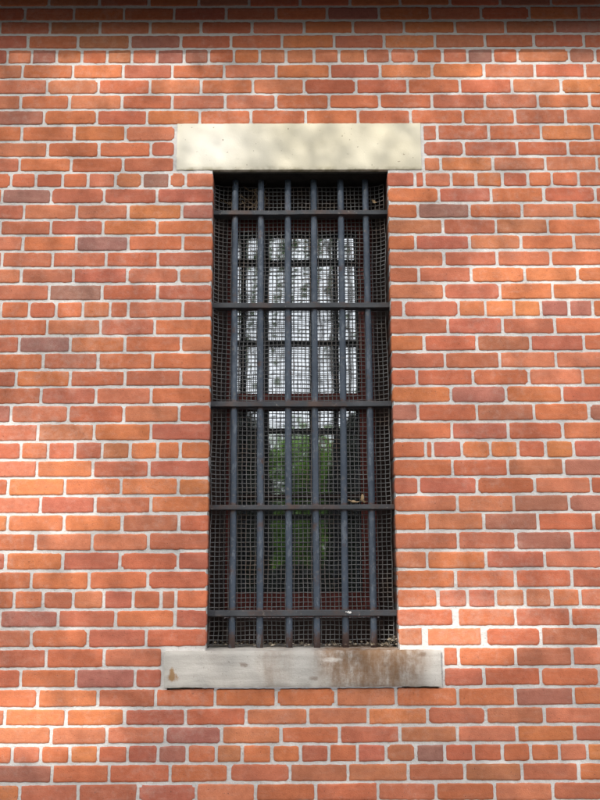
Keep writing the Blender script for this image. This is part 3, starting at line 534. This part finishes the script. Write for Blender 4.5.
# ------------------------------------------------------------------ iron grille
BARS = (-.2455, -.1430, -.0344, .0695, .1775, .2805)
CROSS = ((3.0374, 3.0524), (2.6489, 2.6665), (2.2542, 2.2723), (1.8603, 1.8754), (1.4700, 1.4881))
DB = .080
grille = empty('window_grille', (.0157, DB, OP_B), 'blue-black iron grille of six upright round bars through five flat crossbars', 'window grille')
for i, x in enumerate(BARS):
    b = MB()
    lean = (random.uniform(-.004, .004), random.uniform(-.003, .003))
    pts = [(x + lean[0] * (t - .5) + .0012 * math.sin(5 * t + i), DB + lean[1] * (t - .5), OP_B - .01 + (OP_T - OP_B + .006) * t) for t in [k / 24 for k in range(25)]]
    b.tube(pts, .0128, 14)
    put(b.build('bar', M_IRON), grille)
for i, (z0, z1) in enumerate(CROSS):
    z0 -= .003
    b = MB()
    vs, fs = [], []
    n = 28
    for k in range(n + 1):
        x = OP_L - .02 + (OP_R - OP_L + .04) * k / n
        s = .0013 * noise.noise(Vector((x * 5, i * 3.1, 0))) + .0006 * noise.noise(Vector((x * 22, i * 3.1, 0)))
        s2 = .0006 * noise.noise(Vector((x * 30, i * 3.1, 8)))
        for (y, z) in ((.056, z0), (.103, z0), (.103, z1), (.056, z1)):
            vs.append((x, y + s2, z + s))
    for k in range(n):
        for q in range(4):
            a = k * 4
            fs.append((a + q, a + (q + 1) % 4, a + 4 + (q + 1) % 4, a + 4 + q))
    fs += [(3, 2, 1, 0), tuple(n * 4 + q for q in range(4))]
    b.add([(p[0], p[1], p[2]) for p in vs], [f[::-1] for f in fs])
    put(b.build('crossbar', M_CROSS, bevel=.002), grille)

# ------------------------------------------------------------------ woven wire screen behind the bars
DM = .114
def warp(x, z):
    e = min(x - OP_L, OP_R - x)
    y = DM + .006 * noise.noise(Vector((x * 4, z * 3, 2))) + .003 * noise.noise(Vector((x * 14, z * 11, 5)))
    y -= .050 * math.exp(-max(e, 0) / .022) * (.8 + .8 * noise.noise(Vector((x, z * 7, 9))))
    dx = .0045 * noise.noise(Vector((x * 5, z * 6, 31))) + .0022 * noise.noise(Vector((x * 20, z * 25, 31)))
    dz = .0045 * noise.noise(Vector((x * 6, z * 5, 57))) + .0022 * noise.noise(Vector((x * 25, z * 20, 57)))
    return y, dx, dz
wm = MB()
PX, PZ = .0167, .0171
nx = int((OP_R - OP_L - .004) / PX); nz = int((OP_T - OP_B - .02) / PZ)
xs = [OP_L + .003 + PX * i for i in range(nx + 1)]
zs = [OP_B + .006 + PZ * j for j in range(nz + 1)]
AMP = .0013
for i, x in enumerate(xs):
    pts = []
    for j, z in enumerate(zs):
        y, dx, dz = warp(x, z)
        pts.append((x + dx, y + (AMP if (i + j) % 2 else -AMP), z + dz))
    wm.tube(pts, .0019, 4, True)
for j, z in enumerate(zs):
    pts = []
    for i, x in enumerate(xs):
        y, dx, dz = warp(x, z)
        pts.append((x + dx, y + (-AMP if (i + j) % 2 else AMP), z + dz))
    wm.tube(pts, .0019, 4, True)
tag(wm.build('wire_screen', M_WIRE), 'square woven wire mesh screen, slightly buckled, fixed behind the iron bars', 'wire screen')

# ------------------------------------------------------------------ sash window
sash = empty('sash_window', (.0157, .26, OP_B), 'dark red wooden sash window with reflecting panes behind the wire mesh', 'window')
fr = MB()
Y0, Y1 = .205, .33
GL, GR = -.2555, .2640
fr.box(OP_L - .03, OP_L + .034, Y0, Y1 + .1, OP_B - .002, OP_T - .003)
fr.box(OP_R - .034, OP_R + .03, Y0, Y1 + .1, OP_B - .002, OP_T - .003)
fr.box(OP_L + .035, OP_R - .035, Y0, Y1 + .1, 3.135, OP_T - .003)
fr.box(OP_L + .035, OP_R - .035, Y0 - .01, Y1 + .1, OP_B - .001, 1.445)
put(fr.build('frame', M_FRAME, bevel=.003), sash)
def sash_leaf(name, y, zb, zt, stile, top, bot, rows_):
    s = MB()
    x0, x1 = OP_L + .036, OP_R - .036
    s.box(x0, GL, y, y + .036, zb, zt); s.box(GR, x1, y, y + .036, zb, zt)
    s.box(GL + .0002, GR - .0002, y + .001, y + .035, zt - top, zt)
    s.box(GL + .0002, GR - .0002, y + .001, y + .035, zb, zb + bot)
    o = put(s.build(name, M_RED, bevel=.002), sash)
    g = MB()
    g.add([(GL - .004, y + .02, zb + bot - .004), (GR + .004, y + .02, zb + bot - .004), (GR + .004, y + .02, zt - top + .004), (GL - .004, y + .02, zt - top + .004)], [(0, 1, 2, 3)])
    p = g.build('pane', M_GLASS); p.parent = o
    for zz in rows_:
        mu = MB()
        mu.box(GL + .001, GR - .001, y + .004, y + .017, zz - .009, zz + .009)
        q = mu.build('glazing_bar', M_FRAME, bevel=.002); q.parent = o
    return o
sash_leaf('upper_sash', .350, 2.306, 3.132, .05, .05, .056, ())
sash_leaf('lower_sash', .390, 1.447, 2.360, .05, .056, .10, (1.935,))

# ------------------------------------------------------------------ small things caught in the grille
def dry_leaf(loc, size, rot, curl, label):
    mb = MB()
    n = 8
    vs, fs = [], []
    for k in range(n + 1):
        t = k / n
        w = math.sin(math.pi * (t ** .8)) * .32 * size * (1 + .25 * math.sin(t * 14))
        zc_ = curl * size * (t - .5) ** 2 * 2
        for sx in (-1, 0, 1):
            vs.append(((t - .5) * size, sx * w, zc_ + (.18 * size if sx else 0) * (w / (.32 * size + 1e-6)) + .0005))
    for k in range(n):
        for s_ in range(2):
            a = k * 3 + s_
            fs.append((a, a + 1, a + 4, a + 3))
    mb.add(vs, fs, True)
    o = mb.build('dry_leaf', M_DRY)
    o.location = loc; o.rotation_euler = rot
    return tag(o, label, 'dry leaf')
dry_leaf((.213, .085, 1.8800), .050, (.3, .05, .2), .5, 'flat curled brown dry leaf resting low on the fourth crossbar')
dry_leaf((.239, .088, 1.8930), .048, (1.1, .5, 1.2), .8, 'small upright tan dry leaf standing on the fourth crossbar near the last bar')
dry_leaf((.3130, .103, 3.105), .026, (1.3, .2, .4), .6, 'round tan leaf scrap caught in the wire mesh at the top right')
st = MB()
for k in range(16):
    x = random.uniform(-.175, -.125); y = random.uniform(.085, .12); z0 = random.uniform(3.10, 3.17)
    pts = []
    a = random.uniform(-1, 1)
    for q in range(6):
        t = q / 5
        pts.append((x + .03 * a * t + .008 * math.sin(4 * t + k), y + .01 * math.sin(3 * t + k), z0 - .06 * t * random.uniform(.6, 1.1)))
    st.tube(pts, .0011, 4, True, .0005)
for k in range(9):
    x = random.uniform(OP_L + .01, -.19); z0 = random.uniform(3.10, 3.185)
    pts = [(x + .10 * t * random.uniform(.7, 1), .1 + .01 * math.sin(6 * t + k), z0 - .035 * math.sin(math.pi * t) + .02 * t) for t in [q / 7 for q in range(8)]]
    st.tube(pts, .0009, 4, True, .0005)
tag(st.build('dead_grass', M_STRAW), 'wisp of dead grass strands caught in the top left of the bars', 'dead grass')
li = MB()
for k in range(430):
    x = random.uniform(OP_L + .005, OP_R - .005)
    if random.random() < .25: x = OP_R - .004 - abs(random.gauss(0, .03))
    y = random.choice((.114, .125, .10, .15, .07)) + random.gauss(0, .012)
    s = random.uniform(.003, .009) * (1.5 if random.random() < .12 else 1)
    zz = OP_B + .002 + max(0, random.gauss(0, .006)) + (.02 * random.random() if x > OP_R - .03 else 0)
    R = Matrix.Rotation(random.uniform(0, 6.3), 3, 'Z') @ Matrix.Rotation(random.uniform(-1, 1), 3, 'X')
    q = [R @ Vector(v) + Vector((x, y, zz + s * .5)) for v in ((-s, -s * .4, 0), (s * .3, -s * .6, s * .2), (s, s * .3, 0), (-s * .2, s * .5, s * .25))]
    li.add(q, [(0, 1, 2, 3)])
tag(li.build('leaf_litter', M_LITTER), 'dusty leaf litter gathered along the sill at the foot of the mesh', 'leaf litter', None, 'stuff')
sp = MB()
for k in range(7):
    an = [2 * math.pi * q / 9 for q in range(9)]
    c = Vector((.188 + random.gauss(0, .004), .0552, 1.4805 + random.gauss(0, .003)))
    r = random.uniform(.0015, .004) if k else .0045
    vs = [(c.x + r * math.cos(a) * random.uniform(.7, 1.2), c.y - .0004, c.z + r * math.sin(a) * .9) for a in an] + [(c.x, c.y - .0012, c.z)]
    sp.add(vs, [(q, (q + 1) % 9, 9) for q in range(9)], True)
M_WHITE = mat_simple('white lime', (.55, .53, .5), (.75, .73, .7), 80, .9, .1)
tag(sp.build('bird_dropping', M_WHITE), 'tiny white splash on the front of the lowest crossbar', 'bird dropping')

# ------------------------------------------------------------------ eave over the wall
eave = empty('roof_eave', (0, -.2, ZT), 'dark brown roof eave overhanging the top of the brick wall', 'eave')
EP, EZ = .19, 3.992
e = MB()
for k in range(4):
    y0 = -EP + .02 + k * .0485
    e.box(-XW - .2, XW + .2, y0, y0 + .0455, EZ, EZ + .02)
put(e.build('soffit', M_EAVE, bevel=.003), eave)
e = MB(); e.box(-XW - .2, XW + .2, -EP, -EP + .018, EZ - .124, EZ + .16); put(e.build('fascia', M_EAVE, bevel=.003), eave)
e = MB()
vs, fs = [], []
for X in (-XW - .2, XW + .2):
    for k in range(11):
        a = math.pi + math.pi * k / 10
        vs.append((X, -EP - .066 + .06 * math.cos(a), EZ + .14 + .06 * math.sin(a)))
for k in range(10): fs.append((k, k + 1, k + 12, k + 11))
e.add(vs, fs, True); put(e.build('gutter', M_EAVE), eave)
e = MB()
e.add([(-XW - .2, -EP - .03, EZ + .17), (XW + .2, -EP - .03, EZ + .17), (XW + .2, 3.0, EZ + 1.9), (-XW - .2, 3.0, EZ + 1.9)], [(0, 1, 2, 3)])
put(e.build('roof', M_ROOF), eave)
e = MB(); e.box(-XW, XW, .02, .3, ZT + .001, EZ + .3); put(e.build('wall_plate', M_EAVE), eave)

# ------------------------------------------------------------------ grounds
g = MB(); g.add([(-300, -300, 0), (300, -300, 0), (300, 300, 0), (-300, 300, 0)], [(0, 1, 2, 3)])
tag(g.build('ground', M_GROUND), None, None, None, 'structure')

def leaf(mb, c, s, nrm=None):
    d = Vector((random.gauss(0, 1), random.gauss(0, 1), random.gauss(0, 1))).normalized()
    a = d.orthogonal().normalized(); b = d.cross(a)
    ang = random.uniform(0, 6.28)
    a, b = a * math.cos(ang) + b * math.sin(ang), b * math.cos(ang) - a * math.sin(ang)
    w = .36
    p = [c - a * s * .5, c - a * s * .15 + b * s * w + d * s * .06, c + a * s * .2 + b * s * w * .8 + d * s * .05, c + a * s * .55,
         c + a * s * .2 - b * s * w * .8 + d * s * .05, c - a * s * .15 - b * s * w + d * s * .06]
    mb.add(p, [(0, 1, 2, 3), (0, 3, 4, 5)], True)

# unseen tree between sun and wall; leaf gaps are shaped to set the dapples
def light_at(x, z):
    """share of the sun the crown is thinned to let through towards a point of the wall"""
    t = .32 + .04 * noise.noise(Vector((x * 1.3 + 4, z * 1.5, 3))) + .04 * noise.noise(Vector((x * 3 + 4, z * 3.4, 8)))
    t -= .10 * max(0, min(1, (z - 3.66) / .1))
    t *= 1 - .75 * max(0, min(1, (1.12 - z) / .16))
    for cx, cz, rx, rz, a in BRIGHTS:
        q = ((x - cx) / rx) ** 2 + ((z - cz) / rz) ** 2
        t += a * math.exp(-q * q * .7)
    for cx, cz, rx, rz, a in DARKS:
        q = ((x - cx) / rx) ** 2 + ((z - cz) / rz) ** 2
        t -= a * math.exp(-q)
    return max(.06, min(.985, t))
BRIGHTS = ((.05, 3.30, .46, .13, .10), (-1.08, 1.95, .32, .24, .6), (-1.02, 1.085, .34, .11, .9), (.56, 1.415, .27, .115, 1.2), (-.72, 3.62, .32, .08, .55), (.95, 3.63, .33, .08, .5),
           (.90, 2.72, .28, .13, .45), (-.34, 3.30, .14, .14, .22), (-1.0, 2.7, .25, .2, .1))
DARKS = ((.95, 1.10, .4, .2, .35), (0.0, 2.2, .30, .9, .25), (.1, 1.02, .6, .12, .3), (1.0, 1.8, .2, .2, .1), (.55, 1.23, .35, .05, .35))
tr = empty('shade_tree', (SUN.x * 8 + .2, SUN.y * 8, 0), 'leafy shade tree out of view, its crown shaped to dapple sunlight on the brick wall', 'tree')
cr = MB()
N_SHADE = 90000
LS = .048
DENS = 1 / (LS * LS * .36 * 1.05)
for cnt in range(N_SHADE):
    q = [(cnt * a) % 1.0 for a in (0.856674884, 0.733891856, 0.628706721, 0.538597289)]
    x, z, s = -3.2 + 6.4 * q[0], -.6 + 6.2 * q[1], 6.2 + 3.6 * q[2]
    rr = (x / 3.3) ** 2 + ((z - 2.4) / 3.2) ** 2
    if rr > 1.0: continue
    lai = -math.log(light_at(x, z)) * 1.05
    p = lai * DENS * (6.4 * 6.2) / N_SHADE
    if q[3] > p: continue
    leaf(cr, Vector((x, 0, z)) + SUN * s, LS * random.uniform(.75, 1.25))
put(cr.build('crown', M_LEAF), tr)
tk = MB()
base = Vector((tr.location.x, tr.location.y - .6, 0))
top = Vector((.2, 0, .15)) + SUN * 8.6
tk.tube([base, base + Vector((.05, .1, 1.2)), base.lerp(top, .4) + Vector((.1, 0, .3)), base.lerp(top, .75)], .17, 10, True, .07)
put(tk.build('trunk', M_BARK), tr)

def tree(name, x, y, h, r, trunk_h, rad, n, ls, leafm, label, flat=1.0, group=None):
    t = empty(name, (x, y, 0), label, 'tree', group)
    c = MB()
    cl = [(Vector((random.gauss(0, .45) * r, random.gauss(0, .45) * r, trunk_h + (h - trunk_h) * random.uniform(.05, .95))), r * random.uniform(.25, .5)) for _ in range(26)]
    for k in range(n):
        cc, cr_ = random.choice(cl)
        v = Vector((random.gauss(0, 1), random.gauss(0, 1), random.gauss(0, 1) * flat)) * cr_ * .55
        leaf(c, cc + v, ls * random.uniform(.7, 1.3))
    c.build('crown', leafm, t)
    m_ = MB()
    m_.tube([(0, 0, -.1), (.03, 0, trunk_h * .5), (-.04, .03, trunk_h), (0, 0, trunk_h + (h - trunk_h) * .7)], rad, 10, True, rad * .35)
    for k in range(7):
        a = random.uniform(0, 6.28); zz = trunk_h * .8 + (h - trunk_h) * .09 * k
        m_.tube([(0, 0, zz), (math.cos(a) * r * .4, math.sin(a) * r * .4, zz + r * .25), (math.cos(a) * r * .8, math.sin(a) * r * .8, zz + r * .6)], rad * .4, 6, True, rad * .1)
    m_.build('trunk', M_BARK, t)
    return t
def yew(x, y, h, r, n, label):
    t = empty('yew_tree', (x, y, 0), label, 'tree')
    c = MB()
    for k in range(n):
        zz = random.random()
        rr = r * (1 - .35 * zz ** 9) * random.random() ** .2 * (1 + .03 * math.sin(zz * 31))
        a = random.uniform(0, 6.28)
        leaf(c, Vector((math.cos(a) * rr, math.sin(a) * rr, zz * h + random.gauss(0, .08))),   .12 * random.uniform(.7, 1.4))
    c.tube([(0, 0, .1), (0, 0, h * .5), (0, 0, h * .9), (0, 0, h * .97)], r * .86, 16, True, r * .7)
    c.build('crown', M_YEW, t)
    m_ = MB(); m_.tube([(0, 0, -.1), (0, 0, h * .6)], .12, 8, True, .05); m_.build('trunk', M_BARK, t)
yew(-1.53, -12, 4.45, 1.10, 9000, 'dark clipped yew left of the gap opposite the window')
yew(1.62, -12.3, 4.35, 1.08, 9000, 'dark clipped yew right of the gap opposite the window')
yew(.1, -13.6, 1.7, .75, 4000, 'low dark clipped yew in the gap between the two taller ones')
tree('green_bush', .1, -21, 5.3, 1.9, .4, .10, 14000, .13, M_BRIGHT, 'bright green leafy tree seen through the gap between the yews')
def slim(x, y, h, rad, label):
    t = empty('slim_tree', (x, y, 0), label, 'tree')
    m_ = MB()
    pts = [(.10 * math.sin(q * .9 + x * 7) * q / 9, .1 * math.sin(q * .7), h * q / 9 - .1) for q in range(10)]
    m_.tube(pts, rad, 8, True, rad * .7)
    tw = []
    for k in range(26):
        q = random.uniform(.28, .95); a = random.uniform(0, 6.28); s = random.uniform(.25, .8)
        p0 = Vector((pts[int(q * 9)][0], pts[int(q * 9)][1], h * q))
        p1 = p0 + Vector((math.cos(a) * s * .4, math.sin(a) * s * .4, s))
        m_.tube([p0, (p0 + p1) / 2 + Vector((0, 0, -.05)), p1], rad * .22, 5, True, .006)
        tw.append(p1)
    m_.build('trunk', M_BARK, t)
    c = MB()
    for k in range(300):
        v = random.choice(tw)
        leaf(c, v + Vector((random.gauss(0, .22), random.gauss(0, .22), random.gauss(0, .3))), .07 * random.uniform(.6, 1.3))
    c.build('crown', M_YEW, t)
for a in ((-1.22, -15, 12, .075, 'slim dark tree leftmost of the row behind the yews'), (-.70, -15.4, 12, .055, 'slim tree second from the left behind the yews'),
          (-.19, -14.8, 12, .05, 'slim tree in the middle of the row behind the yews'), (.45, -15.2, 12, .03, 'thinnest sapling of the row behind the yews'),
          (.80, -15, 12, .065, 'slim dark tree second from the right behind the yews'), (1.16, -15.3, 12, .05, 'slim tree rightmost of the row behind the yews')):
    slim(*a)
tree('tall_tree', -4.6, -19, 12, 3.2, 4.2, .2, 2600, .2, M_LEAF, 'broad tall tree far left of the gap')
tree('tall_tree', 5.2, -18, 12, 3.2, 4.0, .2, 2600, .2, M_LEAF, 'broad tall tree far right of the gap')
wd = MB()  # added trees that block low sky so the wall top stays darker
for k in range(24000):
    x = random.uniform(-45, 45); f = random.random()
    hh = 5.0 + 4.2 * min(1, max(0, (abs(x) - 1.6) / 1.2)) + 1.2 * noise.noise(Vector((x * .15, 0, 0))) + .8 * noise.noise(Vector((x * .6, 3, 0)))
    leaf(wd, Vector((x, -34 - random.random() * 3, f * hh)), .55 * random.uniform(.6, 1.3))
tag(wd.build('added_tree_line', M_LEAF), 'added far line of green woodland, blocking low skylight opposite the wall', 'woodland', None, 'stuff')

# ------------------------------------------------------------------ light
W = bpy.data.worlds.new('World'); SC.world = W; W.use_nodes = True
nt = W.node_tree; bg = nt.nodes['Background']
sky = nt.nodes.new('ShaderNodeTexSky'); sky.sky_type = 'NISHITA'; sky.sun_disc = False
sky.sun_elevation = SUN_EL; sky.sun_rotation = math.pi + SUN_AZ
sky.air_density = 1.2; sky.dust_density = 2.0
tc = nt.nodes.new('ShaderNodeTexCoord'); nz_ = nt.nodes.new('ShaderNodeTexNoise')
nz_.inputs['Scale'].default_value = 2.6; nz_.inputs['Detail'].default_value = 6
nt.links.new(tc.outputs['Generated'], nz_.inputs['Vector'])
rp = nt.nodes.new('ShaderNodeValToRGB'); rp.color_ramp.elements[0].position = .36; rp.color_ramp.elements[1].position = .56
rp.color_ramp.elements[0].color = (.25, .25, .25, 1)
nt.links.new(nz_.outputs['Fac'], rp.inputs['Fac'])
mx = nt.nodes.new('ShaderNodeMix'); mx.data_type = 'RGBA'
nt.links.new(rp.outputs['Color'], mx.inputs[0]); nt.links.new(sky.outputs[0], mx.inputs[6])
mx.inputs[7].default_value = (32, 32, 33, 1)
nt.links.new(mx.outputs[2], bg.inputs['Color']); bg.inputs['Strength'].default_value = .1
sl = bpy.data.lights.new('sun', 'SUN'); sl.energy = 5.0; sl.angle = math.radians(.5); sl.color = (1, .955, .90)
so = bpy.data.objects.new('sun', sl); COL.objects.link(so)
so.rotation_euler = SUN.to_track_quat('Z', 'Y').to_euler(); so.location = SUN * 30

# ------------------------------------------------------------------ camera
cd = bpy.data.cameras.new('camera'); cam = bpy.data.objects.new('camera', cd); COL.objects.link(cam)
cd.sensor_fit = 'VERTICAL'; cd.sensor_height = 24; cd.lens = 24 * 900 / 800; cd.clip_start = .05; cd.clip_end = 1000
r, u, w = Vector((.9999886, -.00237951, -.00414092)), Vector((.00361488, -.1895335, .9818676)), Vector((.0031212, .98187137, .18952274))
mw = Matrix((r, u, -w)).transposed().to_4x4()
mw.translation = Vector((0, -3.345164, CAM_Z))
cam.matrix_world = mw
SC.camera = cam
SC.view_settings.view_transform = 'Standard'; SC.view_settings.look = 'None'; SC.view_settings.exposure = 0
